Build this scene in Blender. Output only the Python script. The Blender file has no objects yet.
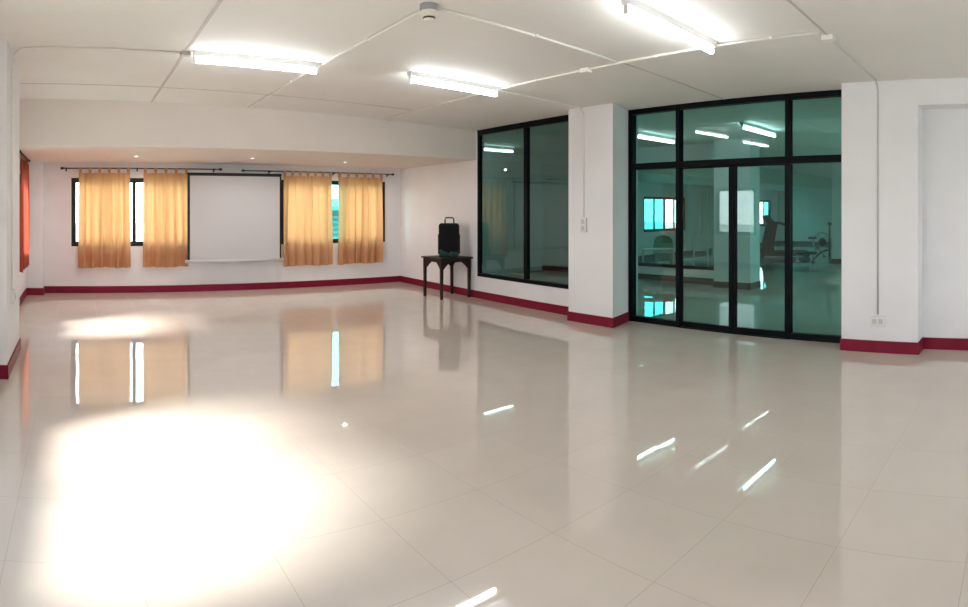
import bpy, bmesh, math, random
from mathutils import Vector, Matrix
random.seed(7)
S = bpy.context.scene
C = S.collection
PI = math.pi
FPX, HOR, EYE = 605.0, 210.0, 1.565      # cylinder radius in pixels, horizon row, eye height in metres
HEAD = 38.36                              # heading of the middle of the panorama, degrees clockwise from +Y

# ------------------------------------------------------------------ materials
def mat(name):
    m = bpy.data.materials.new(name); m.use_nodes = True
    nt = m.node_tree
    for n in list(nt.nodes): nt.nodes.remove(n)
    out = nt.nodes.new('ShaderNodeOutputMaterial')
    return m, nt, out

def plain(name, col, rough=0.5, noise=0.0, scale=8.0, metallic=0.0, bump=0.0, bscale=60.0, spec=0.5):
    m, nt, out = mat(name)
    b = nt.nodes.new('ShaderNodeBsdfPrincipled')
    b.inputs['Base Color'].default_value = (*col, 1)
    b.inputs['Roughness'].default_value = rough
    b.inputs['Metallic'].default_value = metallic
    b.inputs['Specular IOR Level'].default_value = spec
    nt.links.new(b.outputs[0], out.inputs[0])
    tc = nt.nodes.new('ShaderNodeTexCoord')
    if noise > 0:
        t = nt.nodes.new('ShaderNodeTexNoise'); t.inputs['Scale'].default_value = scale; t.inputs['Detail'].default_value = 4
        nt.links.new(tc.outputs['Object'], t.inputs['Vector'])
        r = nt.nodes.new('ShaderNodeValToRGB')
        r.color_ramp.elements[0].position = 0.3; r.color_ramp.elements[1].position = 0.7
        r.color_ramp.elements[0].color = (*[max(0, c*(1-noise)) for c in col], 1)
        r.color_ramp.elements[1].color = (*[min(1, c*(1+noise)) for c in col], 1)
        nt.links.new(t.outputs['Fac'], r.inputs['Fac']); nt.links.new(r.outputs['Color'], b.inputs['Base Color'])
    if bump > 0:
        t2 = nt.nodes.new('ShaderNodeTexNoise'); t2.inputs['Scale'].default_value = bscale; t2.inputs['Detail'].default_value = 3
        nt.links.new(tc.outputs['Object'], t2.inputs['Vector'])
        bp = nt.nodes.new('ShaderNodeBump'); bp.inputs['Strength'].default_value = bump; bp.inputs['Distance'].default_value = 0.01
        nt.links.new(t2.outputs['Fac'], bp.inputs['Height']); nt.links.new(bp.outputs['Normal'], b.inputs['Normal'])
    return m

def glass(name, tint, refl=1.0):
    """thin sheet glass: tinted straight-through light and a Schlick mirror share"""
    m, nt, out = mat(name)
    N = nt.nodes.new; L = nt.links.new
    tr = N('ShaderNodeBsdfTransparent'); tr.inputs[0].default_value = (*[math.sqrt(c) for c in tint], 1)
    gl = N('ShaderNodeBsdfGlossy'); gl.inputs['Roughness'].default_value = 0.0; gl.inputs[0].default_value = (1, 1, 1, 1)
    lw = N('ShaderNodeLayerWeight'); lw.inputs['Blend'].default_value = 0.5
    p = N('ShaderNodeMath'); p.operation = 'POWER'; p.inputs[1].default_value = 5
    L(lw.outputs['Facing'], p.inputs[0])
    a = N('ShaderNodeMath'); a.operation = 'MULTIPLY_ADD'; a.inputs[1].default_value = 0.96*refl; a.inputs[2].default_value = 0.043*refl
    L(p.outputs[0], a.inputs[0])
    mx = N('ShaderNodeMixShader'); L(a.outputs[0], mx.inputs[0]); L(tr.outputs[0], mx.inputs[1]); L(gl.outputs[0], mx.inputs[2])
    L(mx.outputs[0], out.inputs[0])
    return m

def cloth(name, col, trans, share=0.5, noise=0.05):
    m, nt, out = mat(name)
    N = nt.nodes.new; L = nt.links.new
    d = N('ShaderNodeBsdfDiffuse'); t = N('ShaderNodeBsdfTranslucent')
    t.inputs[0].default_value = (*trans, 1)
    tc = N('ShaderNodeTexCoord')
    w = N('ShaderNodeTexNoise'); w.inputs['Scale'].default_value = 14; w.inputs['Detail'].default_value = 5
    mp = N('ShaderNodeMapping'); mp.inputs['Scale'].default_value = (1, 1, 0.25)
    L(tc.outputs['Object'], mp.inputs[0]); L(mp.outputs[0], w.inputs['Vector'])
    r = N('ShaderNodeValToRGB')
    r.color_ramp.elements[0].color = (*[c*(1-noise) for c in col], 1); r.color_ramp.elements[1].color = (*[min(1, c*(1+noise)) for c in col], 1)
    L(w.outputs['Fac'], r.inputs[0]); L(r.outputs[0], d.inputs[0])
    mx = N('ShaderNodeMixShader'); mx.inputs[0].default_value = share
    L(d.outputs[0], mx.inputs[1]); L(t.outputs[0], mx.inputs[2]); L(mx.outputs[0], out.inputs[0])
    return m

def emit(name, col, strength):
    m, nt, out = mat(name)
    e = nt.nodes.new('ShaderNodeEmission'); e.inputs[0].default_value = (*col, 1); e.inputs[1].default_value = strength
    nt.links.new(e.outputs[0], out.inputs[0])
    return m

def floor_material():
    m, nt, out = mat('polished_cream_tile')
    N = nt.nodes.new; L = nt.links.new
    b = N('ShaderNodeBsdfPrincipled'); L(b.outputs[0], out.inputs[0])
    b.inputs['Roughness'].default_value = 0.035
    b.inputs['IOR'].default_value = 1.75
    tc = N('ShaderNodeTexCoord'); sep = N('ShaderNodeSeparateXYZ'); L(tc.outputs['Object'], sep.inputs[0])
    def axis(sock, off):
        s = N('ShaderNodeMath'); s.operation = 'MULTIPLY_ADD'; s.inputs[1].default_value = 1/0.6; s.inputs[2].default_value = -off/0.6
        L(sock, s.inputs[0])
        fr = N('ShaderNodeMath'); fr.operation = 'FRACT'; L(s.outputs[0], fr.inputs[0])
        fl = N('ShaderNodeMath'); fl.operation = 'FLOOR'; L(s.outputs[0], fl.inputs[0])
        k = N('ShaderNodeMath'); k.operation = 'SUBTRACT'; k.inputs[1].default_value = 0.5; L(fr.outputs[0], k.inputs[0])
        ab = N('ShaderNodeMath'); ab.operation = 'ABSOLUTE'; L(k.outputs[0], ab.inputs[0])     # 0.5 at a joint
        g = N('ShaderNodeMath'); g.operation = 'GREATER_THAN'; g.inputs[1].default_value = 0.5-0.0027; L(ab.outputs[0], g.inputs[0])
        return fl.outputs[0], g.outputs[0]
    fx, gx = axis(sep.outputs[0], 0.27); fy, gy = axis(sep.outputs[1], 0.28)
    mxm = N('ShaderNodeMath'); mxm.operation = 'MAXIMUM'; L(gx, mxm.inputs[0]); L(gy, mxm.inputs[1])
    cid = N('ShaderNodeCombineXYZ'); L(fx, cid.inputs[0]); L(fy, cid.inputs[1])
    wn = N('ShaderNodeTexWhiteNoise'); wn.noise_dimensions = '2D'; L(cid.outputs[0], wn.inputs['Vector'])
    # tile colour: cream with faint cloudy veining, slightly different from tile to tile
    ns = N('ShaderNodeTexNoise'); ns.inputs['Scale'].default_value = 3.0; ns.inputs['Detail'].default_value = 6; L(tc.outputs['Object'], ns.inputs['Vector'])
    rp = N('ShaderNodeValToRGB')
    rp.color_ramp.elements[0].position = 0.3; rp.color_ramp.elements[1].position = 0.7
    rp.color_ramp.elements[0].color = (0.63, 0.545, 0.48, 1); rp.color_ramp.elements[1].color = (0.66, 0.575, 0.51, 1)
    L(ns.outputs['Fac'], rp.inputs[0])
    hs = N('ShaderNodeHueSaturation'); L(rp.outputs[0], hs.inputs['Color'])
    va = N('ShaderNodeMath'); va.operation = 'MULTIPLY_ADD'; va.inputs[1].default_value = 0.03; va.inputs[2].default_value = 0.985; L(wn.outputs['Value'], va.inputs[0])
    L(va.outputs[0], hs.inputs['Value'])
    jm = N('ShaderNodeMix'); jm.data_type = 'RGBA'; L(mxm.outputs[0], jm.inputs[0]); L(hs.outputs[0], jm.inputs[6]); jm.inputs[7].default_value = (0.36, 0.295, 0.24, 1)
    L(jm.outputs[2], b.inputs['Base Color'])
    # each tile lies a hair out of level
    geo = N('ShaderNodeNewGeometry')
    ce = N('ShaderNodeVectorMath'); ce.operation = 'SUBTRACT'; ce.inputs[1].default_value = (0.5, 0.5, 0.5); L(wn.outputs['Color'], ce.inputs[0])
    sc = N('ShaderNodeVectorMath'); sc.operation = 'SCALE'; sc.inputs['Scale'].default_value = 0.004; L(ce.outputs[0], sc.inputs[0])
    ad = N('ShaderNodeVectorMath'); ad.operation = 'ADD'; L(geo.outputs['Normal'], ad.inputs[0]); L(sc.outputs[0], ad.inputs[1])
    no = N('ShaderNodeVectorMath'); no.operation = 'NORMALIZE'; L(ad.outputs[0], no.inputs[0])
    L(no.outputs[0], b.inputs['Normal'])
    rg = N('ShaderNodeMath'); rg.operation = 'MULTIPLY_ADD'; rg.inputs[1].default_value = 0.5; rg.inputs[2].default_value = 0.012; L(mxm.outputs[0], rg.inputs[0])
    L(rg.outputs[0], b.inputs['Roughness'])
    return m

M = {}
M['wall'] = plain('white_painted_plaster', (0.79, 0.775, 0.79), 0.55, 0.025, 2.0, bump=0.03, bscale=90)
M['ceiling'] = plain('white_ceiling_board', (0.77, 0.745, 0.71), 0.75, 0.02, 1.5)
M['soffit'] = plain('pinkish_white_soffit', (0.72, 0.64, 0.59), 0.7, 0.02, 2.0)
M['floor'] = floor_material()
M['base'] = plain('burgundy_glazed_skirting', (0.20, 0.009, 0.030), 0.4, 0.08, 6.0, spec=0.15)
M['gymbase'] = plain('dark_brown_skirting', (0.05, 0.028, 0.028), 0.4)
M['frame'] = plain('black_powder_coated_aluminium', (0.003, 0.004, 0.006), 0.5, spec=0.1)
M['wframe'] = plain('dark_green_black_window_aluminium', (0.006, 0.013, 0.017), 0.45, spec=0.3)
M['tint'] = glass('green_tinted_plate_glass', (0.33, 0.60, 0.54))
M['sash'] = glass('cyan_tinted_window_glass', (0.22, 0.80, 0.78))
M['pale_sash'] = glass('faintly_tinted_window_glass', (0.80, 0.95, 0.93))
M['teal_sash'] = glass('teal_tinted_window_glass', (0.13, 0.75, 0.78))
M['fill_sash'] = glass('green_tinted_fill_window_glass', (0.24, 0.47, 0.43))  # only for the added gym side windows that bring in fill daylight
M['dark_tint'] = glass('dark_green_tinted_plate_glass', (0.19, 0.34, 0.30), 1.2)
M['clear'] = glass('clear_window_glass', (0.93, 0.97, 0.96))
M['curtain'] = cloth('golden_orange_curtain_cloth', (0.70, 0.42, 0.24), (0.66, 0.315, 0.125), 0.5)
M['red'] = cloth('red_orange_curtain_cloth', (0.38, 0.12, 0.075), (0.42, 0.075, 0.045), 0.5)
M['pale'] = cloth('pale_curtain_cloth', (0.75, 0.78, 0.76), (0.8, 0.85, 0.82), 0.4)
M['iron'] = plain('black_iron', (0.012, 0.011, 0.012), 0.4)
M['screen'] = plain('matte_white_screen_cloth', (0.53, 0.52, 0.53), 0.9)
M['black'] = plain('black_border_cloth', (0.008, 0.008, 0.009), 0.8)
M['bar'] = plain('white_enamelled_metal', (0.56, 0.56, 0.57), 0.4)
M['wood'] = plain('dark_stained_wood', (0.020, 0.008, 0.008), 0.45, 0.35, 14, spec=0.25)
M['spk'] = plain('black_plastic', (0.005, 0.004, 0.007), 0.5, spec=0.2, bump=0.15, bscale=200)
M['grille'] = plain('black_speaker_grille', (0.006, 0.005, 0.008), 0.65, spec=0.15, bump=0.4, bscale=300)
M['handle'] = plain('dark_grey_plastic', (0.03, 0.03, 0.033), 0.4)
M['green'] = plain('dark_green_cloth', (0.012, 0.055, 0.038), 0.85, 0.2, 30)
M['pvc'] = plain('cream_plastic_conduit', (0.82, 0.79, 0.74), 0.45)
M['oldpipe'] = plain('grey_white_plastic_conduit', (0.60, 0.58, 0.565), 0.5)
M['joint'] = plain('grey_cover_strip', (0.52, 0.49, 0.46), 0.6)
M['plate'] = plain('white_switch_plastic', (0.74, 0.73, 0.71), 0.35)
M['key'] = plain('grey_socket_insert', (0.55, 0.54, 0.53), 0.4)
M['tube'] = emit('lit_fluorescent_tube', (0.95, 0.98, 1.0), 22.0)
M['tube_far'] = emit('lit_fluorescent_tube_far', (0.92, 0.98, 1.0), 12.0)
M['down'] = emit('lit_downlight_lens', (1.0, 0.95, 0.88), 3.0)
M['batten'] = plain('white_lamp_batten', (0.80, 0.80, 0.79), 0.35)
M['cap'] = plain('white_lamp_holder', (0.66, 0.66, 0.66), 0.5)
M['dbase'] = plain('grey_detector_base', (0.33, 0.31, 0.34), 0.5)
M['dbody'] = plain('ivory_detector_plastic', (0.78, 0.73, 0.63), 0.4)
M['slot'] = plain('dark_detector_slot', (0.06, 0.05, 0.045), 0.6)
M['gymwall'] = plain('pale_green_painted_wall', (0.50, 0.60, 0.57), 0.6, 0.02, 2.0)
M['plastic'] = plain('white_moulded_plastic', (0.66, 0.70, 0.68), 0.4)
M['plasticg'] = plain('green_moulded_plastic', (0.07, 0.28, 0.19), 0.4)
M['beige'] = plain('beige_laminate', (0.50, 0.48, 0.40), 0.4)
M['gymblack'] = plain('black_machine_plastic', (0.012, 0.013, 0.015), 0.45)
M['gymgrey'] = plain('grey_machine_steel', (0.30, 0.31, 0.32), 0.35, metallic=0.6)
M['belt'] = plain('black_running_belt', (0.010, 0.010, 0.010), 0.7)
M['ground'] = plain('grey_green_yard', (0.30, 0.33, 0.28), 0.9, 0.1, 0.5)
M['nbr'] = plain('teal_grey_render', (0.05, 0.15, 0.15), 0.8, 0.06, 1.0)
M['nbrroof'] = plain('pale_roof_sheet', (0.08, 0.20, 0.20), 0.6)

# ------------------------------------------------------------------ mesh building
class MB:
    def __init__(self): self.bm = bmesh.new()
    def box(self, x0, x1, y0, y1, z0, z1, bev=0.0):
        g = bmesh.ops.create_cube(self.bm, size=1.0)
        vs = g['verts']
        for v in vs:
            v.co = Vector(((x0+x1)/2+v.co.x*(x1-x0), (y0+y1)/2+v.co.y*(y1-y0), (z0+z1)/2+v.co.z*(z1-z0)))
        if bev > 0:
            es = list({e for v in vs for e in v.link_edges})
            bmesh.ops.bevel(self.bm, geom=es, offset=bev, segments=2, affect='EDGES', profile=0.6)
        return self
    def prism(self, poly, axis, a0, a1):
        """poly in the two other axes, extruded along axis ('x','y','z')"""
        def pt(p, a):
            return {'x': (a, p[0], p[1]), 'y': (p[0], a, p[1]), 'z': (p[0], p[1], a)}[axis]
        v0 = [self.bm.verts.new(pt(p, a0)) for p in poly]; v1 = [self.bm.verts.new(pt(p, a1)) for p in poly]
        n = len(poly)
        fs = [self.bm.faces.new(v0), self.bm.faces.new(v1[::-1])]
        for i in range(n): fs.append(self.bm.faces.new((v0[i], v0[(i+1) % n], v1[(i+1) % n], v1[i])))
        bmesh.ops.recalc_face_normals(self.bm, faces=fs)
        return self
    def tube(self, pts, r, seg=10, cap=True):
        pts = [Vector(p) for p in pts]
        rings = []
        for i, p in enumerate(pts):
            d = ((pts[min(i+1, len(pts)-1)]-p).normalized() + (p-pts[max(i-1, 0)]).normalized())
            d = d.normalized() if d.length > 1e-6 else Vector((0, 0, 1))
            up = Vector((0, 0, 1)) if abs(d.z) < 0.9 else Vector((1, 0, 0))
            a = d.cross(up).normalized(); b = d.cross(a).normalized()
            rr = r[i] if isinstance(r, (list, tuple)) else r
            rings.append([self.bm.verts.new(p+a*math.cos(2*PI*k/seg)*rr+b*math.sin(2*PI*k/seg)*rr) for k in range(seg)])
        fs = []
        for i in range(len(rings)-1):
            for k in range(seg):
                fs.append(self.bm.faces.new((rings[i][k], rings[i][(k+1) % seg], rings[i+1][(k+1) % seg], rings[i+1][k])))
        for f in fs: f.smooth = True
        if cap:
            fs.append(self.bm.faces.new(rings[0][::-1])); fs.append(self.bm.faces.new(rings[-1]))
        bmesh.ops.recalc_face_normals(self.bm, faces=fs)
        return self
    def lathe(self, prof, c=(0, 0, 0), seg=24):
        """prof: list of (radius, z)"""
        rings = []
        for r, z in prof:
            rings.append([self.bm.verts.new((c[0]+max(r, 1e-4)*math.cos(2*PI*k/seg), c[1]+max(r, 1e-4)*math.sin(2*PI*k/seg), c[2]+z)) for k in range(seg)])
        fs = []
        for i in range(len(rings)-1):
            for k in range(seg):
                fs.append(self.bm.faces.new((rings[i][k], rings[i][(k+1) % seg], rings[i+1][(k+1) % seg], rings[i+1][k])))
        fs.append(self.bm.faces.new(rings[0])); fs.append(self.bm.faces.new(rings[-1]))
        bmesh.ops.recalc_face_normals(self.bm, faces=fs)
        return self
    def hexa(self, lo, hi):
        """a block from four lower and four upper corners"""
        a = [self.bm.verts.new(p) for p in lo]; b = [self.bm.verts.new(p) for p in hi]
        fs = [self.bm.faces.new(a), self.bm.faces.new(b)]
        for i in range(4): fs.append(self.bm.faces.new((a[i], a[(i+1) % 4], b[(i+1) % 4], b[i])))
        bmesh.ops.recalc_face_normals(self.bm, faces=fs)
        return self
    def build(self, name, m, parent=None, smooth=False):
        me = bpy.data.meshes.new(name); self.bm.to_mesh(me); self.bm.free()
        if smooth:
            for p in me.polygons: p.use_smooth = True
        me.materials.append(M[m])
        o = bpy.data.objects.new(name, me); C.objects.link(o)
        if parent: o.parent = parent
        return o

def empty(name, loc=(0, 0, 0), rz=0.0):
    o = bpy.data.objects.new(name, None); C.objects.link(o)
    o.empty_display_size = 0.1
    o.location = loc; o.rotation_euler = (0, 0, rz)
    return o
def tag(o, label, cat, group=None):
    o['label'] = label; o['category'] = cat
    if group: o['group'] = group
    return o
def struct(o, label=None, cat=None):
    o['kind'] = 'structure'
    if label: o['label'] = label
    if cat: o['category'] = cat
    return o
def copy_tree(o, parent=None):
    c = o.copy(); C.objects.link(c)
    if parent: c.parent = parent
    for ch in list(o.children): copy_tree(ch, c)
    return c
def HZ(u): return 2.98+(6.5-u)*0.0225       # the old ceiling falls a little towards the glass side

# ------------------------------------------------------------------ the shell
UL, VB = -0.97, 11.40
def wall_grid(mb, length, height, thick, holes):
    """local wall: x along, y 0..thick away from the room; holes (x0,x1,z0,z1)"""
    xs = sorted({0, length, *[h[0] for h in holes], *[h[1] for h in holes]})
    zs = sorted({0, height, *[h[2] for h in holes], *[h[3] for h in holes]})
    for i in range(len(xs)-1):
        for j in range(len(zs)-1):
            cx, cz = (xs[i]+xs[i+1])/2, (zs[j]+zs[j+1])/2
            if any(h[0] < cx < h[1] and h[2] < cz < h[3] for h in holes): continue
            mb.box(xs[i], xs[i+1], 0, thick, zs[j], zs[j+1])
    bmesh.ops.remove_doubles(mb.bm, verts=mb.bm.verts, dist=1e-5)
    # drop the faces two neighbouring blocks share
    seen = {}
    for f in mb.bm.faces: seen.setdefault(frozenset(v.index for v in f.verts), []).append(f)
    mb.bm.verts.index_update()
    seen = {}
    for f in list(mb.bm.faces): seen.setdefault(frozenset(v.index for v in f.verts), []).append(f)
    for k, fl in seen.items():
        if len(fl) > 1: bmesh.ops.delete(mb.bm, geom=fl, context='FACES_ONLY')
def wall(name, loc, rz, length, height, thick, holes, m='wall'):
    mb = MB(); wall_grid(mb, length, height, thick, holes)
    o = mb.build(name, m); o.location = loc; o.rotation_euler = (0, 0, rz)
    return struct(o)

U_END, V_REAR, V_GYM = 25.8, -4.0, 1.75; GYM_FILL = [(2.0, 6.5), (8.2, 12.7), (14.0, 17.6)]  # last list: unseen side-wall openings, added to brighten the gym
o = MB().box(UL-0.3, U_END+0.3, V_REAR-0.3, VB+0.2, -0.12, 0.0).build('floor', 'floor'); struct(o)
mb = MB()
for (a, b, zf) in ((UL-0.3, 6.95, None),):
    mb.hexa([(a, V_REAR-0.3, HZ(a)), (b, V_REAR-0.3, HZ(b)), (b, VB+0.2, HZ(b)), (a, VB+0.2, HZ(a))],
            [(a, V_REAR-0.3, 3.3), (b, V_REAR-0.3, 3.3), (b, VB+0.2, 3.3), (a, VB+0.2, 3.3)])
struct(mb.build('ceiling', 'ceiling'))
struct(MB().box(6.95, U_END+0.3, V_GYM-0.2, VB+0.2, 2.97, 3.3).build('ceiling_gym', 'ceiling'))
struct(MB().box(UL, 6.75, 8.54, VB, 2.46, 3.2).build('trim_soffit', 'soffit'))

WZ0, WZ1 = 0.88, 2.17; GZ0, GZ1 = 0.86, 2.0
W1 = (-0.143, 2.24); W2 = (3.94, 6.32); W3 = (15.4, 17.85); W4 = (22.6, 25.05)
X0 = UL-0.2
wall('wall_back', (X0, VB, 0), 0, U_END+0.2-X0, 3.3, 0.16, [(a-X0, b-X0, WZ0, WZ1) for a, b in (W1, W2)]+[(a-X0, b-X0, GZ0, GZ1) for a, b in (W3, W4)])
# left wall, local x runs along +v
LW = [(-3.2, -0.6), (2.0, 4.1), (7.05, 8.3), (9.2, 10.42)]  # first opening lies behind the camera, added for daylight
wall('wall_left', (UL, V_REAR-0.2, 0), PI/2, VB+0.1-V_REAR+0.2, 3.4, 0.16, [(a-V_REAR+0.2, b-V_REAR+0.2, WZ0, WZ1) for a, b in LW])
wall('wall_rear', (6.95, V_REAR, 0), PI, 6.95-UL+0.2, 3.4, 0.16, [(1.2, 3.4, WZ0, WZ1), (4.4, 6.6, WZ0, WZ1)])  # both rear openings are unseen, added to let daylight in
# right side of the hall: interior-window stretch, left pillar, glazed screen, right pillar, niche
angA = math.atan2(6.2-11.4, 6.5-6.7); LA = math.hypot(5.2, 0.2)
xw0 = 2.90; xw1 = 5.47; WA0, WA1 = 0.39, 2.95
wall('wall_right', (6.7, 11.4, 0), angA, LA+0.25, 3.05, 0.14, [(xw0, xw1, WA0, 3.06)])
struct(MB().prism([(6.21, 5.11), (6.21, 5.92), (6.98, 5.92), (6.98, 5.27), (6.77, 5.27)], 'z', 0, 3.02).build('wall_pillar_left', 'wall'))
struct(MB().box(6.44, 7.0, 1.20, 2.065, 0, 3.02).build('wall_pillar_right', 'wall'))
mb = MB().box(6.72, 6.9, V_REAR, 1.3, 0, 3.02)
struct(mb.build('wall_right_niche', 'wall'))
struct(MB().box(6.44, 6.75, V_REAR, 1.1999, 2.70, 3.02).build('trim_niche_lintel', 'wall'))
struct(MB().box(6.44, 6.75, -2.2, -1.4, 0, 2.71).build('wall_pillar_rear', 'wall'))
# near left pillar and the pier in the far left corner
struct(MB().box(UL-0.02, -0.665, 5.56, 6.75, 0, 3.2).build('wall_pillar_near', 'wall'))
struct(MB().box(UL-0.02, -0.66, 11.10, VB+0.02, 0, 2.6).build('wall_corner_pier', 'wall'))

# skirting, burgundy
def skirt(name, pts, t=0.014, h=0.13, m='base'):
    """pts run with the room on the right-hand side"""
    mb = MB()
    P = [Vector((p[0], p[1])) for p in pts]
    offs = []
    for i, p in enumerate(P):
        ns = []
        for a, b in ((i-1, i), (i, i+1)):
            if a < 0 or b >= len(P): continue
            d = (P[b]-P[a]).normalized(); ns.append(Vector((d.y, -d.x)))
        if len(ns) == 1: o = ns[0]*t
        else:
            s = ns[0]+ns[1]; o = s/(1+ns[0].dot(ns[1]))*t
        offs.append(p+o)
    for i in range(len(P)-1):
        a, b, c, d = P[i], P[i+1], offs[i+1], offs[i]
        mb.hexa([(v.x, v.y, 0) for v in (a, b, c, d)], [(v.x, v.y, h) for v in (a, b, c, d)])
    return struct(mb.build(name, m))
def onA(x): return (6.7+math.cos(angA)*x, 11.4+math.sin(angA)*x)
skirt('baseboard_back', [(UL, 6.75), (UL, 11.10), (-0.66, 11.10), (-0.66, VB), (6.7, VB), onA(LA+0.23), (6.21, 5.92), (6.21, 5.11), (6.74, 5.26)])
skirt('baseboard_right', [(6.74, 2.065), (6.44, 2.065), (6.44, 1.20), (6.72, 1.20), (6.72, -1.40)])
skirt('baseboard_left', [(UL, 5.56), (-0.665, 5.56), (-0.665, 6.75), (UL, 6.75)])

# ------------------------------------------------------------------ windows
def exterior_window(name, loc, rz, w, panes, gl='pale_sash', m='wframe', z0=None, z1=None, cuts=None):
    """black aluminium sliding window; local x along, y into the wall"""
    r = struct(empty(name, loc, rz))
    z0 = z0 or WZ0; z1 = z1 or WZ1; t = 0.055
    mb = MB().box(0, w, 0.0, 0.09, z0, z0+t, .004).box(0, w, 0.0, 0.09, z1-t, z1, .004)
    mb.box(0, t, 0.0, 0.09, z0+t, z1-t, .004).box(w-t, w, 0.0, 0.09, z0+t, z1-t, .004)
    mb.build('window_frame', m, r)
    fr = cuts or [i/panes for i in range(panes+1)]; panes = len(fr)-1
    for i in range(panes):
        a = t+fr[i]*(w-2*t); b = t+fr[i+1]*(w-2*t); y = 0.02 if i % 2 == 0 else 0.05; s = 0.032
        sb = MB().box(a-0.012, b+0.012, y, y+0.028, z0+t, z0+t+s).box(a-0.012, b+0.012, y, y+0.028, z1-t-s, z1-t)
        sb.box(a-0.012, a+s, y, y+0.028, z0+t+s, z1-t-s).box(b-s, b+0.012, y, y+0.028, z0+t+s, z1-t-s)
        sash = sb.build('sash', m, r)
        MB().box(a+s-.004, b-s+.004, y+0.011, y+0.017, z0+t+s-.004, z1-t-s+.004).build('pane', gl if isinstance(gl, str) else gl[i], sash)
    return r
exterior_window('window_1', (W1[0], VB+0.01, 0), 0, W1[1]-W1[0], 4)
exterior_window('window_2', (W2[0], VB+0.01, 0), 0, W2[1]-W2[0], 4, ('pale_sash', 'pale_sash', 'sash', 'pale_sash', 'pale_sash'), cuts=[0, .22, .44, .572, .80, 1])
exterior_window('window_3', (W3[0], VB+0.01, 0), 0, W3[1]-W3[0], 4, ('teal_sash', 'teal_sash', 'pale_sash', 'pale_sash'), z0=GZ0, z1=GZ1)
exterior_window('window_4', (W4[0], VB+0.01, 0), 0, W4[1]-W4[0], 4, ('teal_sash', 'teal_sash', 'pale_sash', 'teal_sash'), z0=GZ0, z1=GZ1)
for k, (a, b) in enumerate(LW): exterior_window('window_%d' % (5+k), (UL-0.01, a, 0), PI/2, b-a, 2, 'clear')  # the first, behind the camera, is an added daylight source
exterior_window('window_12', (6.95-1.2, V_REAR-0.01, 0), PI, 2.2, 4, 'clear')  # added window out of view, daylight fill from the rear
exterior_window('window_13', (6.95-4.4, V_REAR-0.01, 0), PI, 2.2, 4, 'clear')  # second added rear window, likewise unseen and there for daylight

# interior window, two tall panes, floor-side sill to ceiling
r = struct(empty('window_10', (6.7, 11.4, 0), angA))
t = 0.06; xm = 4.22
mb = MB().box(xw0, xw1, -0.012, 0.06, WA0, WA0+t, .004).box(xw0, xw1, -0.012, 0.06, WA1-t, WA1+0.06, .004)
mb.box(xw0, xw0+t, -0.012, 0.06, WA0+t, WA1-t, .004).box(xw1-t, xw1, -0.012, 0.06, WA0+t, WA1-t, .004).box(xm-0.04, xm+0.04, -0.012, 0.06, WA0+t, WA1-t, .004)
mb.build('window_frame', 'frame', r)
MB().box(xw0+t-.01, xm-.03, 0.02, 0.03, WA0+t-.01, WA1-t+.01).build('pane', 'dark_tint', r)
MB().box(xm+.03, xw1-t+.01, 0.02, 0.03, WA0+t-.01, WA1-t+.01).build('pane', 'dark_tint', r)

# glazed screen with a double door
angG = -PI/2; GU = 6.77; GV = 5.27; LG = 3.10
r = struct(empty('door_1', (GU, GV, 0), angG))
gx = [0.0, 0.84, 1.652, 2.42, LG+0.1]
TB, TT, GT = 2.13, 2.215, 2.955
mb = MB().box(0, 0.075, -0.03, 0.07, 0, GT+.03, .004).box(LG+0.03, LG+0.13, -0.03, 0.07, 0, GT+.03, .004)
mb.box(0.07, LG+0.05, -0.03, 0.07, GT-0.05, GT+.03, .004).box(0.07, LG+0.05, -0.035, 0.075, TB, TT, .004)
for i in (1, 3): mb.box(gx[i]-0.032, gx[i]+0.032, -0.03, 0.07, 0, GT-0.05, .004)
for a, b in ((0.07, gx[1]-.03), (gx[3]+.03, LG+.05)): mb.box(a, b, -0.02, 0.06, 0, 0.075, .004)
mb.box(gx[1], gx[3], -0.03, 0.07, 0, 0.012)
mb.build('frame', 'frame', r)
for a, b in ((0.06, gx[1]-.02), (gx[3]+.02, LG+.06)):
    MB().box(a, b, 0.015, 0.025, 0.065, TB+.01).build('side_pane', 'tint', r)
for a, b in ((0.06, gx[1]-.02), (gx[1]+.02, gx[3]-.02), (gx[3]+.02, LG+.06)):
    MB().box(a, b, 0.015, 0.025, TT-.01, GT-.04).build('transom_pane', 'tint', r)
for a, b in ((gx[1]+.033, gx[2]-.003), (gx[2]+.003, gx[3]-.033)):
    st = 0.05; a0, b0 = (0.014, st) if a < 1.2 else (st, 0.014)
    lb = MB().box(a, a+a0, -0.005, 0.04, 0.015, TB-.003, .003).box(b-b0, b, -0.005, 0.04, 0.015, TB-.003, .004)
    lb.box(a+a0, b-b0, -0.005, 0.04, 0.015, 0.085, .003).box(a+a0, b-b0, -0.005, 0.04, TB-.018, TB-.003, .003)
    leaf = lb.build('door_leaf', 'frame', r)
    MB().box(a+a0-.006, b-b0+.006, 0.012, 0.022, 0.08, TB-.014).build('pane', 'tint', leaf)

# ------------------------------------------------------------------ the gym behind the glass
wall('wall_gym_end', (U_END, VB, 0), -PI/2, VB-V_GYM+0.3, 3.2, 0.15, [], 'gymwall')
wall('wall_gym_side', (U_END, V_GYM, 0), PI, U_END-7.0, 3.2, 0.15, [(a, b, WZ0, WZ1) for a, b in GYM_FILL], 'gymwall')
for k, (a, b) in enumerate(GYM_FILL): exterior_window('window_%d' % (14+k), (U_END-a, V_GYM-.01, 0), PI, b-a, 4, 'fill_sash')  # added windows, out of view, giving the gym more daylight
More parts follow.
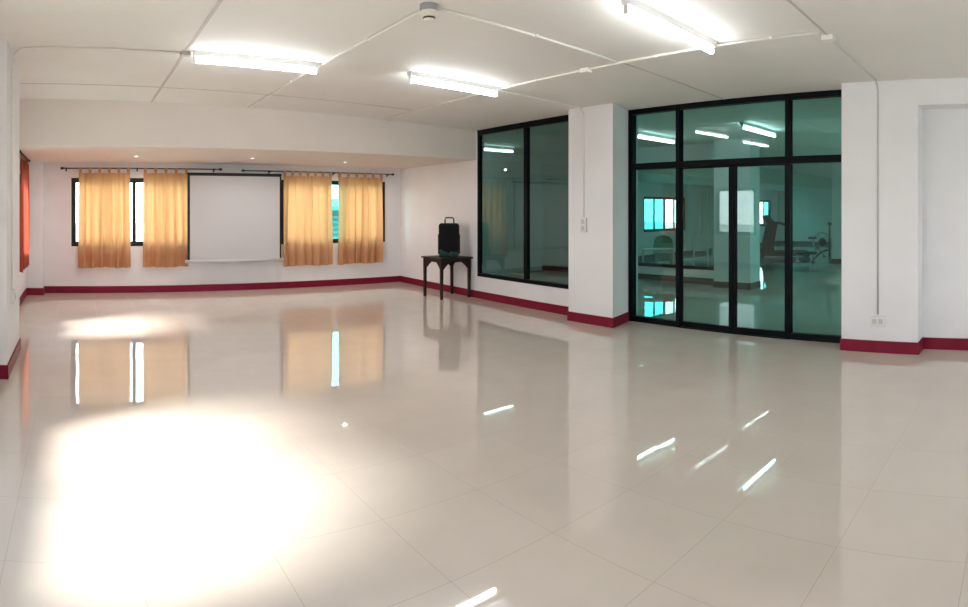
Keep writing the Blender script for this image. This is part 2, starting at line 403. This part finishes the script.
# partition with a wide interior window between corridor and lounge
GPX = 10.97
wall('wall_gym_partition', (GPX, VB, 0), -PI/2, VB-6.0, 3.05, 0.14, [(VB-9.2, VB-6.02, 0.30, 2.62)])
struct(MB().box(11.12, U_END, 8.54, VB, 2.46, 3.0).build('trim_soffit_gym', 'gymwall'))
struct(MB().box(10.62, 11.06, 5.28, 6.10, 0, 3.02).build('wall_pillar_gym', 'wall'))
struct(MB().box(16.9, 17.4, 5.05, 5.72, 0, 3.02).build('wall_pillar_gym_far', 'wall'))
r = struct(empty('window_11', (GPX, 9.2, 0), -PI/2))
mb = MB().box(0, 3.18, -0.01, 0.08, 0.30, 0.37).box(0, 3.18, -0.01, 0.08, 2.55, 2.62)
for a in (0, 3.12): mb.box(a, a+0.06, -0.01, 0.08, 0.37, 2.55)
mb.build('window_frame', 'frame', r)
for a, b in ((0.05, 3.13),): MB().box(a, b, 0.03, 0.038, 0.36, 2.56).build('pane', 'clear', r)
skirt('baseboard_gym', [(GPX, VB), (GPX, 6.10), (10.62, 6.10), (10.62, 5.28), (11.06, 5.28), (11.06, 6.10)], m='gymbase')
skirt('baseboard_gym_end', [(11.2, VB), (U_END, VB), (U_END, V_GYM)], m='gymbase')
skirt('baseboard_gym_pillar', [(17.4, 5.72), (16.9, 5.72), (16.9, 5.05), (17.4, 5.05)], m='gymbase')

# ------------------------------------------------------------------ lamps
def lamp(u0, u1, v, zc, label, group, tm='tube'):
    L = u1-u0
    r = tag(empty('fluorescent_lamp', ((u0+u1)/2, v, zc)), label, 'lamp', group)
    h = L/2
    MB().prism([(-0.045, 0.0), (0.045, 0.0), (0.03, -0.05), (-0.03, -0.05)], 'x', -h, h).build('batten', 'batten', r)
    MB().tube([(-h+.026, 0, -0.09), (h-.026, 0, -0.09)], 0.021, 14).build('tube', tm, r)
    for s in (-1, 1):
        MB().box(s*(h-.014)-.012, s*(h-.014)+.012, -0.016, 0.016, -0.112, -0.03, .004).build('lamp_holder', 'cap', r)
    return r
def tilt(o): o.rotation_euler.y = math.atan(0.0225); return o
G1 = 'fluorescent lamps on the hall ceiling'
tilt(lamp(1.10, 2.40, 5.75, HZ(1.73), 'lit fluorescent tube lamp on the ceiling, left of the smoke detector', G1))
tilt(lamp(3.37, 4.60, 5.55, HZ(4.0), 'lit fluorescent tube lamp on the ceiling, middle one, just left of the tall interior window', G1))
tilt(lamp(3.32, 4.55, 2.62, HZ(3.93), 'lit fluorescent tube lamp on the ceiling nearest the camera, top right', G1))
G2 = 'fluorescent lamps seen through the glass doors'
lamp(8.55, 9.85, 6.55, 2.97, 'lit fluorescent lamp behind the left transom pane of the glass doors', G2, 'tube_far')
lamp(8.05, 9.00, 10.30, 2.97, 'lit fluorescent lamp glimpsed high in the left pane of the tall interior window', G2, 'tube_far')
lamp(8.55, 9.85, 4.40, 2.97, 'lit fluorescent lamp behind the wide middle transom pane of the glass doors', G2, 'tube_far')

def downlight(u, v, label):
    r = tag(empty('downlight', (u, v, 2.46)), label, 'downlight', 'small downlights in the lowered ceiling')
    MB().lathe([(0.030, 0.002), (0.030, -0.006), (0.050, -0.008), (0.054, 0.002)], seg=24).build('trim_ring', 'batten', r)
    al = bpy.data.lights.new('downlight_bulb', 'AREA'); al.shape = 'DISK'; al.size = 0.05; al.energy = 6; al.color = (1.0, 0.96, 0.92)
    lo = bpy.data.objects.new('downlight_bulb', al); C.objects.link(lo); lo.parent = r; lo.location = (0, 0, -0.016)
    MB().lathe([(0.0, -0.012), (0.018, -0.009), (0.028, -0.003), (0.028, 0.001), (0.0, 0.001)], seg=20).build('lens', 'down', r)
downlight(0.95, 10.0, 'small lit downlight in the lowered soffit above the left-hand curtains')
downlight(2.95, 10.0, 'small lit downlight in the lowered soffit above the projection screen')
downlight(4.80, 10.2, 'small lit downlight in the lowered soffit above the right-hand curtains')

# smoke detector
du, dv = 2.43, 3.72
r = tag(empty('smoke_detector', (du, dv, HZ(du))), 'round ivory smoke detector on a grey base, hanging from the ceiling', 'smoke detector')
MB().lathe([(0.068, 0.003), (0.068, -0.05), (0.0, -0.05)], seg=32).build('base', 'dbase', r)
dbody = MB().lathe([(0.0, -0.05), (0.066, -0.05), (0.069, -0.06), (0.064, -0.085), (0.05, -0.092), (0.0, -0.092)], seg=32).build('body', 'dbody', r)
MB().lathe([(0.044, -0.09), (0.046, -0.098), (0.044, -0.106), (0.0, -0.106)], seg=32).build('sensor_slot', 'slot', dbody)
MB().lathe([(0.0, -0.104), (0.043, -0.106), (0.036, -0.118), (0.0, -0.121)], seg=32).build('sensor_cap', 'dbody', dbody)

# ------------------------------------------------------------------ conduits
CR = 0.0115
def cz(u, d=CR): return HZ(u)-d
def conduit(pts, label, clips=(), r=CR, m='pvc'):
    root = tag(empty('conduit', pts[0]), label, 'conduit', 'electrical conduits')
    o = Vector(pts[0])
    MB().tube([Vector(p)-o for p in pts], r, 10).build('pipe', m, root)
    for (p, ax) in clips:
        q = Vector(p)-o
        d = {'u': (0.012, 0.024), 'v': (0.024, 0.012)}[ax]
        MB().box(q.x-d[0], q.x+d[0], q.y-d[1], q.y+d[1], q.z-0.004-CR, q.z+CR-.001, .003).build('clip', 'pvc', root)
    return root
def run_v(u, v0, v1, n=2): return [(u, v0+(v1-v0)*i/n, cz(u)) for i in range(n+1)]
conduit(run_v(2.43, 3.79, 8.45), 'straight cream conduit running from the smoke detector past the left lamp to the soffit',
        [((2.43, v, cz(2.43)), 'v') for v in (4.7, 6.6, 7.6)])
conduit([(2.50, 3.72, cz(2.5)), (4.58, 3.72, cz(4.58))], 'cream conduit leading right from the smoke detector to the long conduit',
        [((3.5, 3.72, cz(3.5)), 'u')])
conduit(run_v(4.63, 1.68, 8.40)+[], 'long cream conduit linking the two right-hand lamps along the ceiling',
        [((4.63, v, cz(4.63)), 'v') for v in (2.1, 3.3, 4.9, 6.6, 7.5)])
conduit([(-0.665+CR, 5.90, 0.78), (-0.665+CR, 5.90, HZ(-.6)-.18), (-0.635, 5.88, HZ(-.6)-.06), (-0.55, 5.82, cz(-.55)), (-0.40, 5.80, cz(-.4)), (0.98, 5.80, cz(0.98))],
        'cream conduit rising up the near left pillar, then along the ceiling', [])
conduit([(4.66, 5.62, cz(4.66)), (6.12, 5.62, cz(6.12)), (6.21-CR, 5.62, HZ(6.2)-0.10), (6.21-CR, 5.62, 1.46)],
        'cream conduit running across the ceiling and down the pillar left of the glass doors', [])
conduit([(4.80, 1.645, cz(4.8)), (6.35, 1.645, cz(6.35)), (6.44-CR, 1.645, HZ(6.4)-0.10), (6.44-CR, 1.645, 0.42)],
        'thin conduit dropping down the right-hand pillar to the socket near the floor', [], 0.010, 'oldpipe')
# grey cover strips over the ceiling-board joints
def strip(k, u0, u1, v0, v1):
    z = 0.005
    mb = MB(); mb.hexa([(u0, v0, HZ(u0)-z), (u1, v0, HZ(u1)-z), (u1, v1, HZ(u1)-z), (u0, v1, HZ(u0)-z)],
                       [(u0, v0, HZ(u0)+.002), (u1, v0, HZ(u1)+.002), (u1, v1, HZ(u1)+.002), (u0, v1, HZ(u0)+.002)])
    struct(mb.build('trim_%d' % k, 'joint'))
strip(1, 1.015, 1.045, V_REAR, 8.54)
strip(2, UL, 4.60, 7.49, 7.515)
strip(3, -0.6, 4.75, 1.635, 1.655)
strip(4, 4.66, 6.85, 3.71, 3.73)
def jbox(name, loc, dims, label, m='pvc'):
    r = tag(empty(name, loc), label, 'junction box', 'ceiling junction boxes')
    a, b, c = dims
    MB().box(-a/2, a/2, -b/2, b/2, -c*0.8, 0.001, .004).build('box', m, r)
    MB().box(-a/2-.004, a/2+.004, -b/2-.004, b/2+.004, -c, -c*0.8, .003).build('lid', m, r)
jbox('junction_box', (4.63, 4.17, HZ(4.63)), (0.075, 0.10, 0.045), 'small white junction box on the long conduit between the two right-hand lamps')
jbox('junction_box', (4.77, 1.645, HZ(4.77)), (0.085, 0.10, 0.045), 'small white junction box where the long conduit ends, above the right-hand pillar')
jbox('junction_box', (1.03, 5.79, HZ(1.03)), (0.085, 0.085, 0.04), 'small junction box at the left end of the left lamp', 'joint')

# wall plates
r = tag(empty('light_switch', (6.21, 5.62, 1.36), -PI/2), 'white surface switch plate on the pillar left of the glass doors', 'switch')
plate = MB().box(-0.055, 0.055, -0.03, 0.001, -0.10, 0.10, .006).build('plate', 'plate', r)
for k in (-1, 1): MB().box(-0.028, 0.028, -0.036, -0.029, k*0.045-0.032, k*0.045+0.032, .003).build('rocker', 'key', plate)
r = tag(empty('wall_socket', (6.44, 1.645, 0.345), -PI/2), 'white double wall socket low on the right-hand pillar', 'socket')
plate = MB().box(-0.085, 0.085, -0.03, 0.001, -0.055, 0.055, .006).build('plate', 'plate', r)
for k in (-1, 1): MB().box(k*0.036-0.024, k*0.036+0.024, -0.035, -0.029, -0.028, 0.028, .003).build('outlet', 'key', plate)
r = tag(empty('wall_socket', (-0.665, 5.90, 0.72), PI/2), 'small white wall socket low on the side of the near left pillar', 'socket')
plate = MB().box(-0.05, 0.05, -0.04, 0.001, -0.065, 0.065, .006).build('plate', 'plate', r)
MB().box(-0.022, 0.022, -0.046, -0.039, -0.03, 0.03, .003).build('outlet', 'key', plate)

# ------------------------------------------------------------------ curtains
def rod(x0, x1, y, z, brackets, label, loc=None, rz=0.0, group='curtain rods'):
    r = tag(empty('curtain_rod', loc or (0, 0, 0), rz), label, 'curtain rod', group)
    MB().tube([(x0, y, z), (x1, y, z)], 0.010, 12).build('rod', 'iron', r)
    for s, x in ((-1, x0), (1, x1)):
        MB().tube([(x-s*.01, y, z), (x+s*.012, y, z), (x+s*.03, y, z), (x+s*.055, y, z), (x+s*.065, y, z)], [0.013, 0.016, 0.026, 0.022, 0.008], 12).build('finial', 'iron', r)
    for b in brackets:
        MB().box(b-.008, b+.008, y, 0.004, z-.022, z-.008).box(b-.014, b+.014, -0.006, 0.004, z-.05, z+.02).box(b-.008, b+.008, y-.012, y+.012, z-.016, z-.006).build('bracket', 'iron', r)
    return r
def curtain(x0, x1, y, z0, z1, zr, label, m='curtain', loc=(0, 0, 0), rz=0.0, folds=6, ntab=6, amp=0.055, seed=0, group='golden curtains on the back windows', flare=0.03):
    rnd = random.Random(seed)
    w = x1-x0; xm = (x0+x1)/2
    root = tag(empty('curtain', (loc[0]+math.cos(rz)*xm-math.sin(rz)*y, loc[1]+math.sin(rz)*xm+math.cos(rz)*y, z0), rz), label, 'curtain', group)
    nx, nz = 150, 30
    ph = [rnd.uniform(0, 6.28) for _ in range(5)]
    bm = bmesh.new(); grid = []
    for j in range(nz+1):
        t = j/nz; row = []
        for i in range(nx+1):
            s = i/nx
            a = amp*(0.35+0.65*(1-t)**0.6)
            d = a*(math.sin(2*PI*folds*s+ph[0]+0.5*math.sin(3*t+ph[3]))+0.55*math.sin(2*PI*folds*0.53*s+ph[1]+0.8*t)+0.25*math.sin(2*PI*folds*2.1*s+ph[2]))
            spread = 1.0+flare*(1-t)
            xx = (s-0.5)*w*spread+0.034*math.sin(PI*s)**0.5*(0.55+0.45*math.sin(2*PI*1.7*s+ph[2]))*math.sin(2*PI*folds*s+ph[4]+0.3*t)
            sag = -0.012*abs(math.sin(PI*ntab*s))*(t > 0.99) if j == nz else 0
            hem = 0.008*math.sin(2*PI*1.5*s+ph[1])*(1-t)
            row.append(bm.verts.new((xx, d*0.8-0.006, t*(z1-z0)+sag+hem)))
        grid.append(row)
    for j in range(nz):
        for i in range(nx):
            f = bm.faces.new((grid[j][i], grid[j][i+1], grid[j+1][i+1], grid[j+1][i])); f.smooth = True
    mb = MB(); mb.bm.free(); mb.bm = bm
    mb.build('panel', m, root)
    # tab loops over the rod
    hr = zr-z0
    for k in range(ntab):
        x = -w/2+w*(k+0.5)/ntab if ntab > 1 else 0
        x = -w/2+0.03+(w-0.06)*k/max(1, ntab-1)
        tw = 0.026; zt = z1-z0-0.02
        prof = [(-0.014, zt), (-0.015, hr), (-0.009, hr+0.012), (0, hr+0.016), (0.009, hr+0.012), (0.015, hr), (0.014, zt),
                (0.010, zt), (0.0115, hr), (0.006, hr+0.0095), (0, hr+0.0125), (-0.006, hr+0.0095), (-0.0115, hr), (-0.010, zt)]
        MB().prism(prof, 'x', x-tw, x+tw).build('tab', m, root)
    return root
RZ = 2.345
rod(-0.28, 2.66, -0.10, RZ, (-0.24, 1.10, 2.58), 'black curtain rod with end knobs above the left window', (0, VB, 0))
rod(3.18, 6.42, -0.10, RZ-.015, (3.7, 5.09, 6.36), 'black curtain rod with end knobs above the right window', (0, VB, 0))
yc = VB-0.10
curtain(0.0, 0.955, yc, 0.49, 2.265, RZ, 'golden-orange tab-top curtain, leftmost on the back wall', seed=3, folds=6, ntab=6)
curtain(1.215, 2.06, yc, 0.49, 2.265, RZ, 'golden-orange tab-top curtain touching the left edge of the projection screen', seed=8, folds=5, ntab=5)
curtain(3.97, 5.02, yc, 0.45, 2.25, RZ-.015, 'golden-orange tab-top curtain just right of the projection screen', seed=12, folds=6, ntab=7)
curtain(5.17, 6.20, yc, 0.45, 2.25, RZ-.015, 'golden-orange tab-top curtain, rightmost on the back wall', seed=21, folds=6, ntab=6)
# red curtain on the left wall: local x along +v, local -y into the room
rod(9.0, 10.66, -0.085, 2.44, (9.1, 10.6), 'black curtain rod on the left wall carrying the red curtain', (UL, 0, 0), PI/2)
curtain(9.15, 10.50, -0.085, 0.62, 2.36, 2.44, 'red curtain on the left wall, glimpsed past the near pillar', 'red', (UL, 0, 0), PI/2, 7, 7, 0.028, 5, 'red curtains')

# ------------------------------------------------------------------ projection screen
su0, su1, sv = 2.02, 3.87, 11.14
sz0, sz1 = 0.60, 2.245
r = tag(empty('projection_screen', ((su0+su1)/2, sv, sz0)), 'white pull-down projection screen with black border between the two curtained windows', 'projection screen')
w = (su1-su0)/2; H = sz1-sz0
MB().box(-w+.045, w-.03, -0.002, 0.002, 0.03, H-.03).build('fabric', 'screen', r)
MB().box(-w, -w+.047, -0.003, 0.003, 0.03, H).box(w-.032, w, -0.003, 0.003, 0.03, H).box(-w+.046, w-.031, -0.003, 0.003, H-.035, H).build('border', 'black', r)
MB().tube([(-w-.04, 0, 0.0), (w+.05, 0, 0.0)], 0.030, 16).build('bottom_bar', 'bar', r)
MB().box(-w-.005, w+.005, -0.03, 0.05, H-.012, H+.022, .006).build('casing', 'black', r)
for k in (-0.55, 0.55): MB().box(k-.02, k+.02, 0.0, VB-sv-.001, H-.004, H+.018).build('bracket', 'black', r)

# ------------------------------------------------------------------ table, speaker
tu0, tu1, tv0, tv1, TH = 5.925, 6.565, 8.66, 9.28, 0.725
r = tag(empty('side_table', ((tu0+tu1)/2, (tv0+tv1)/2, 0), math.radians(-2)), 'small dark wooden table with arched aprons against the right wall', 'table')
a = (tu1-tu0)/2; b = (tv1-tv0)/2; lg = 0.026
MB().box(-a-.02, a+.02, -b-.03, b+.03, TH-.028, TH, .006).build('tabletop', 'wood', r)
for sx in (-1, 1):
    for sy in (-1, 1):
        x, y = sx*(a-lg-.002), sy*(b-lg-.002)
        MB().hexa([(x-lg*.8, y-lg*.8, 0), (x+lg*.8, y-lg*.8, 0), (x+lg*.8, y+lg*.8, 0), (x-lg*.8, y+lg*.8, 0)],
                  [(x-lg, y-lg, TH-.028), (x+lg, y-lg, TH-.028), (x+lg, y+lg, TH-.028), (x-lg, y+lg, TH-.028)]).build('leg', 'wood', r)
def apron(half):
    """arched apron, flat top and corner brackets"""
    zt = TH-.028; pts = [(-half, zt), (half, zt), (half, zt-.17)]
    for i in range(0, 13):
        t = i/12; x = half-2*half*t
        e = min(t, 1-t)*2
        pts.append((x*0.93, zt-.17+0.115*min(1, (e*2.0))**0.8))
    pts.append((-half, zt-.17))
    return pts
for s in (-1, 1):
    MB().prism(apron(a-2*lg), 'y', s*(b-lg)-.010, s*(b-lg)+.010).build('apron', 'wood', r)
    MB().prism(apron(b-2*lg), 'x', s*(a-lg)-.010, s*(a-lg)+.010).build('apron', 'wood', r)

scu, scv = 6.29, 8.97
r = tag(empty('loudspeaker', (scu, scv, TH), math.radians(-34)), 'black portable trolley loudspeaker with carrying handle standing on the small dark table', 'loudspeaker')
def rrect(hw, hh, rad, cz, n=6):
    pts = []
    for cx, cy, a0 in ((hw-rad, hh-rad, 0), (-hw+rad, hh-rad, 90), (-hw+rad, -hh+rad, 180), (hw-rad, -hh+rad, 270)):
        for i in range(n+1):
            t = math.radians(a0+90*i/n); pts.append((cx+rad*math.cos(t), cz+cy+rad*math.sin(t)))
    return pts
MB().prism(rrect(0.185, 0.295, 0.05, 0.305), 'y', -0.10, 0.15).build('cabinet', 'spk', r); spk_cab = r.children[-1]
MB().prism(rrect(0.165, 0.225, 0.04, 0.345), 'y', -0.122, -0.098).build('grille', 'grille', spk_cab)
for s in (-1, 1): MB().box(s*0.1915-.010, s*0.1915+.010, -0.08, 0.13, 0.05, 0.40, .006).build('side_bumper', 'handle', r)
MB().tube([(-0.07, 0.09, 0.58), (-0.07, 0.09, 0.665), (-0.062, 0.09, 0.69), (-0.04, 0.09, 0.70), (0.06, 0.09, 0.70), (0.082, 0.09, 0.69), (0.09, 0.09, 0.665), (0.09, 0.09, 0.58)], 0.014, 10).build('handle', 'handle', r)
for s in (-1, 1): MB().tube([(s*.13-.02, 0.10, 0.03), (s*.13+.02, 0.10, 0.03)], 0.03, 14).build('wheel', 'iron', r)
# green cloth bunched against the foot of the speaker
bm = bmesh.new(); n1, n2 = 26, 10; gr = []
for j in range(n2+1):
    row = []
    for i in range(n1+1):
        s = i/n1; t = j/n2
        x = -0.17+0.34*s; prof = math.sin(PI*t)**0.7
        z = 0.004+prof*(0.105+0.02*math.sin(9*s+1)+0.012*math.sin(23*s))*(1-0.35*s*(s > .2))
        y = -0.165+0.035*t+0.006*math.sin(17*s+t*3)-0.03*math.cos(PI*t)*.5
        row.append(bm.verts.new((x, y, z)))
    gr.append(row)
for j in range(n2):
    for i in range(n1):
        f = bm.faces.new((gr[j][i], gr[j][i+1], gr[j+1][i+1], gr[j+1][i])); f.smooth = True
bm.faces.new([gr[0][i] for i in range(n1+1)]+[gr[n2][i] for i in range(n1, -1, -1)])
for e in (0, n1): bm.faces.new([gr[j][e] for j in range(n2+1)])
bmesh.ops.recalc_face_normals(bm, faces=bm.faces)
mb = MB(); mb.bm.free(); mb.bm = bm
o = mb.build('cloth', 'green'); o.location = (scu, scv, TH); o.rotation_euler = (0, 0, math.radians(-34))
tag(o, 'dark green cloth bunched at the foot of the loudspeaker on the table', 'cloth')

# ------------------------------------------------------------------ things in the gym
def face_cam(u, v): return math.atan2(v, u)-PI/2       # local +y points away from the camera
def plastic_chair(u, v, rz, label, m, solid, group):
    r = tag(empty('plastic_chair', (u, v, 0), rz), label, 'chair', group)
    MB().box(-0.22, 0.22, -0.22, 0.20, 0.42, 0.45, .012).build('seat', m, r)
    pts = []
    if solid:
        outer = [(-0.25, 0.45), (-0.255, 0.68)]+[(-0.25*math.cos(PI*i/12), 0.70+0.19*math.sin(PI*i/12)) for i in range(13)]+[(0.255, 0.68), (0.25, 0.45)]
        MB().prism(outer, 'y', 0.20, 0.235).build('backrest', m, r)
    else:
        mb = MB().box(-0.21, 0.21, 0.185, 0.215, 0.74, 0.86, .012)
        for s in (-1, 1): mb.box(s*0.19-.025, s*0.19+.025, 0.185, 0.215, 0.44, 0.75, .006)
        mb.build('backrest', m, r)
    for sx in (-1, 1):
        for sy in (-1, 1):
            x, y = sx*0.19, sy*0.18
            MB().hexa([(x*1.1-.018, y*1.1-.018, 0), (x*1.1+.018, y*1.1-.018, 0), (x*1.1+.018, y*1.1+.018, 0), (x*1.1-.018, y*1.1+.018, 0)],
                      [(x-.025, y-.025, .42), (x+.025, y-.025, .42), (x+.025, y+.025, .42), (x-.025, y+.025, .42)]).build('leg', m, r)
    if solid:
        for s in (-1, 1):
            MB().box(s*0.25-.02, s*0.25+.02, -0.2, 0.2, 0.63, 0.66, .008).box(s*0.25-.018, s*0.25+.018, -0.2, -0.15, 0.40, 0.64, .005).build('armrest', m, r)
    return r
def pol(x, r):
    a = (x-79.6)/FPX; return r*math.sin(a), r*math.cos(a)
cu, cv = pol(664, 16.0)
plastic_chair(cu, cv, face_cam(cu, cv), 'green round-backed armchair seen through the left glass side panel', 'plasticg', True, 'chairs in the room behind')
g = 'chairs in the room behind'
plastic_chair(14.55, 8.78, face_cam(14.4, 9.0)+PI, 'pale plastic chair seen through the glass just right of the first mullion', 'plastic', False, g)
plastic_chair(14.95, 8.40, face_cam(14.8, 8.4)+PI, 'pale plastic chair second from the first mullion behind the glass', 'plastic', False, g)
plastic_chair(15.2, 7.70, face_cam(15.2, 7.7)+PI+0.3, 'pale plastic chair beside the white pillar behind the glass', 'plastic', False, g)
tu, tv = 12.05, 8.42
r = tag(empty('low_table', (tu, tv, 0), face_cam(tu, tv)), 'beige low table in front of the green chair behind the glass', 'table')
MB().box(-0.45, 0.35, -0.25, 0.25, 0.60, 0.63, .006).build('tabletop', 'beige', r)
for sx in (-0.42, 0.32):
    for sy in (-0.22, 0.22): MB().box(sx-.02, sx+.02, sy-.02, sy+.02, 0, 0.60).build('leg', 'beige', r)
curtain(18.55, 20.2, VB-0.09, 0.45, 2.38, 2.46, 'pale curtain on the far wall behind the glass doors', 'pale', folds=6, ntab=6, seed=31, group='pale curtain in the room behind')
rod(18.3, 20.5, -0.09, 2.46, (18.4, 20.4), 'curtain rod carrying the pale curtain in the far room', (0, VB, 0))

# treadmill seen from the side, console on the left
u, v = pol(782, 20.3)
r = tag(empty('treadmill', (u, v, 0), face_cam(u, v)+0.15), 'dark treadmill with upright console seen through the right door leaf', 'treadmill')
deck = MB().box(-0.72, 0.92, -0.36, 0.36, 0.05, 0.17, .02).build('deck', 'gymblack', r)
MB().box(-0.45, 0.90, -0.24, 0.24, 0.165, 0.185, .004).build('belt', 'belt', deck)
MB().box(-0.75, -0.28, -0.34, 0.34, 0.16, 0.34, .05).build('motor_cover', 'gymblack', r)
for s in (-1, 1):
    MB().hexa([(-0.68, s*.32-.03, .15), (-0.34, s*.32-.03, .15), (-0.34, s*.32+.03, .15), (-0.68, s*.32+.03, .15)],
              [(-0.46, s*.30-.03, 1.15), (-0.16, s*.30-.03, 1.15), (-0.16, s*.30+.03, 1.15), (-0.46, s*.30+.03, 1.15)]).build('upright', 'gymblack', r)
    MB().tube([(-0.36, s*.33, 1.16), (-0.10, s*.34, 1.14), (0.16, s*.34, 1.05), (0.22, s*.34, 1.02)], [0.03, 0.032, 0.03, 0.02], 10).build('handrail', 'gymblack', r)
    MB().box(-0.6, 0.85, s*.33-.05, s*.33+.05, 0.165, 0.195, .01).build('side_rail', 'gymblack', deck)
MB().hexa([(-0.52, -.36, 1.08), (-0.18, -.36, 1.06), (-0.18, .36, 1.06), (-0.52, .36, 1.08)],
          [(-0.62, -.33, 1.36), (-0.48, -.33, 1.40), (-0.48, .33, 1.40), (-0.62, .33, 1.36)]).build('console', 'gymblack', r)
for sx in (-.66, .84): MB().box(sx-.05, sx+.05, -0.3, 0.3, 0, 0.055).build('foot', 'gymblack', r)

# upright exercise bike
u, v = pol(823.5, 17.9)
r = tag(empty('exercise_bike', (u, v, 0), face_cam(u, v)), 'upright exercise bike beside the far pillar behind the right glass panel', 'exercise bike')
guard = MB().tube([(0.27*math.cos(2*PI*i/28)-0.02, 0, 0.62+0.27*math.sin(2*PI*i/28)) for i in range(29)], 0.022, 8).build('fan_guard', 'gymgrey', r)
MB().lathe([(0.0, -.02), (0.10, -.02), (0.12, 0.0), (0.10, .02), (0.0, .02)], (0, 0, 0), 20).build('hub', 'gymblack', guard).matrix_local = Matrix.Translation((-0.02, 0, 0.62)) @ Matrix.Rotation(PI/2, 4, 'X')
for i in range(6):
    t = 2*PI*i/6; MB().tube([(-0.02+0.1*math.cos(t), 0, .62+.1*math.sin(t)), (-0.02+0.265*math.cos(t), 0, .62+.265*math.sin(t))], 0.008, 6).build('spoke', 'gymgrey', guard)
MB().tube([(0.20, 0, 0.06), (0.19, 0, 0.5), (0.20, 0, 1.12)], [0.035, 0.03, 0.025], 10).tube([(-0.30, 0, 0.08), (-0.06, 0, 0.32), (0.19, 0, 0.40)], 0.028, 10).build('frame', 'gymblack', r)
MB().tube([(0.16, -.22, 1.16), (0.22, -.10, 1.13), (0.20, 0, 1.10), (0.22, .10, 1.13), (0.16, .22, 1.16)], 0.016, 8).build('handlebar', 'gymblack', r)
MB().box(0.14, 0.26, -0.07, 0.07, 1.11, 1.21, .02).build('console', 'gymblack', r)
MB().tube([(-0.22, 0, 0.36), (-0.30, 0, 0.72)], 0.022, 10).build('seat_post', 'gymgrey', r)
MB().box(-0.43, -0.18, -0.10, 0.10, 0.71, 0.77, .025).build('saddle', 'gymblack', r)
for x in (-0.30, 0.22): MB().box(x-.03, x+.03, -0.25, 0.25, 0, 0.08, .01).build('foot', 'gymblack', r)
for k, (a, b) in enumerate((((0.05, -0.12, 0.20), (0.0, 0.10, -0.20, -0.11, 0.18, 0.21)), ((-0.15, 0.12, 0.44), (-0.20, -0.10, 0.11, 0.20, 0.42, 0.45)))):
    MB().tube([(-0.05, -0.02 if k == 0 else 0.02, 0.32), a], 0.012, 8).box(*b).build('pedal', 'gymblack', r)

# low bench left of the bike
u, v = pol(806, 18.3)
r = tag(empty('weight_bench', (u, v, 0), face_cam(u, v)+0.3), 'low dark workout bench left of the exercise bike behind the glass', 'bench')
MB().box(-0.34, 0.34, -0.14, 0.14, 0.22, 0.30, .025).build('pad', 'gymblack', r)
for x in (-0.24, 0.24): MB().box(x-.025, x+.025, -0.03, 0.03, 0.04, 0.23).box(x-.03, x+.03, -0.2, 0.2, 0, 0.045, .008).build('leg', 'gymgrey', r)

# ------------------------------------------------------------------ outside
struct(MB().box(-60, 80, -60, 90, -0.6, -0.4).build('ground', 'ground'))
r = tag(empty('neighbouring_building', (12.2, 21.5, -0.4)), 'low teal-grey building outside, seen between the two right-hand curtains', 'building')
MB().box(-4.5, 6, 0, 5, 0, 1.95).build('wall', 'nbr', r)
mb = MB()
for k in range(7): mb.box(-4.5, 6, -0.06, 0.01, 0.45+k*0.2, 0.53+k*0.2)
mb.build('louvres', 'nbrroof', r)
MB().hexa([(-4.8, -0.5, 1.95), (6.3, -0.5, 1.95), (6.3, 5.3, 1.95), (-4.8, 5.3, 1.95)],
          [(-4.8, -0.5, 2.10), (6.3, -0.5, 2.10), (6.3, 5.3, 2.5), (-4.8, 5.3, 2.5)]).build('roof', 'nbrroof', r)

# ------------------------------------------------------------------ light
wd = bpy.data.worlds.new('sky'); S.world = wd; wd.use_nodes = True
nt = wd.node_tree
bg = nt.nodes['Background']
tc = nt.nodes.new('ShaderNodeTexCoord'); sp = nt.nodes.new('ShaderNodeSeparateXYZ'); nt.links.new(tc.outputs['Generated'], sp.inputs[0])
rp = nt.nodes.new('ShaderNodeValToRGB'); nt.links.new(sp.outputs[2], rp.inputs[0])
rp.color_ramp.elements[0].position = 0.0; rp.color_ramp.elements[0].color = (0.95, 0.98, 1.0, 1)
rp.color_ramp.elements[1].position = 0.8; rp.color_ramp.elements[1].color = (0.62, 0.80, 1.0, 1)
nt.links.new(rp.outputs[0], bg.inputs[0]); bg.inputs[1].default_value = 3.6
sl = bpy.data.lights.new('sun', 'SUN'); sl.energy = 10.5; sl.angle = math.radians(20); sl.color = (1.0, 0.96, 0.90)
so = bpy.data.objects.new('sun', sl); C.objects.link(so)
dirv = Vector((1.0, 0.32, -0.95)); so.rotation_euler = dirv.to_track_quat('-Z', 'Y').to_euler(); so.location = (-6, 4, 9)

# ------------------------------------------------------------------ camera: a hand-held phone panorama
cd = bpy.data.cameras.new('camera'); cam = bpy.data.objects.new('camera', cd); C.objects.link(cam)
cd.type = 'PANO'; cd.panorama_type = 'CENTRAL_CYLINDRICAL'
half = 968/FPX/2
cd.central_cylindrical_range_u_min = -half; cd.central_cylindrical_range_u_max = half
cd.central_cylindrical_range_v_min = -(607-HOR)/FPX; cd.central_cylindrical_range_v_max = HOR/FPX
cd.central_cylindrical_radius = 1.0
cd.clip_end = 300
cam.location = (0, 0, EYE); cam.rotation_euler = (PI/2, 0, math.radians(-HEAD))
S.camera = cam
S.view_settings.view_transform = 'Standard'; S.view_settings.look = 'None'
S.view_settings.gamma = 1.0; S.view_settings.use_curve_mapping = False
S.view_settings.exposure = 1.27
S.cycles.max_bounces = 14; S.cycles.transparent_max_bounces = 24; S.cycles.glossy_bounces = 6; S.cycles.diffuse_bounces = 6
S.cycles.sample_clamp_indirect = 8.0
S.cycles.blur_glossy = 0.5
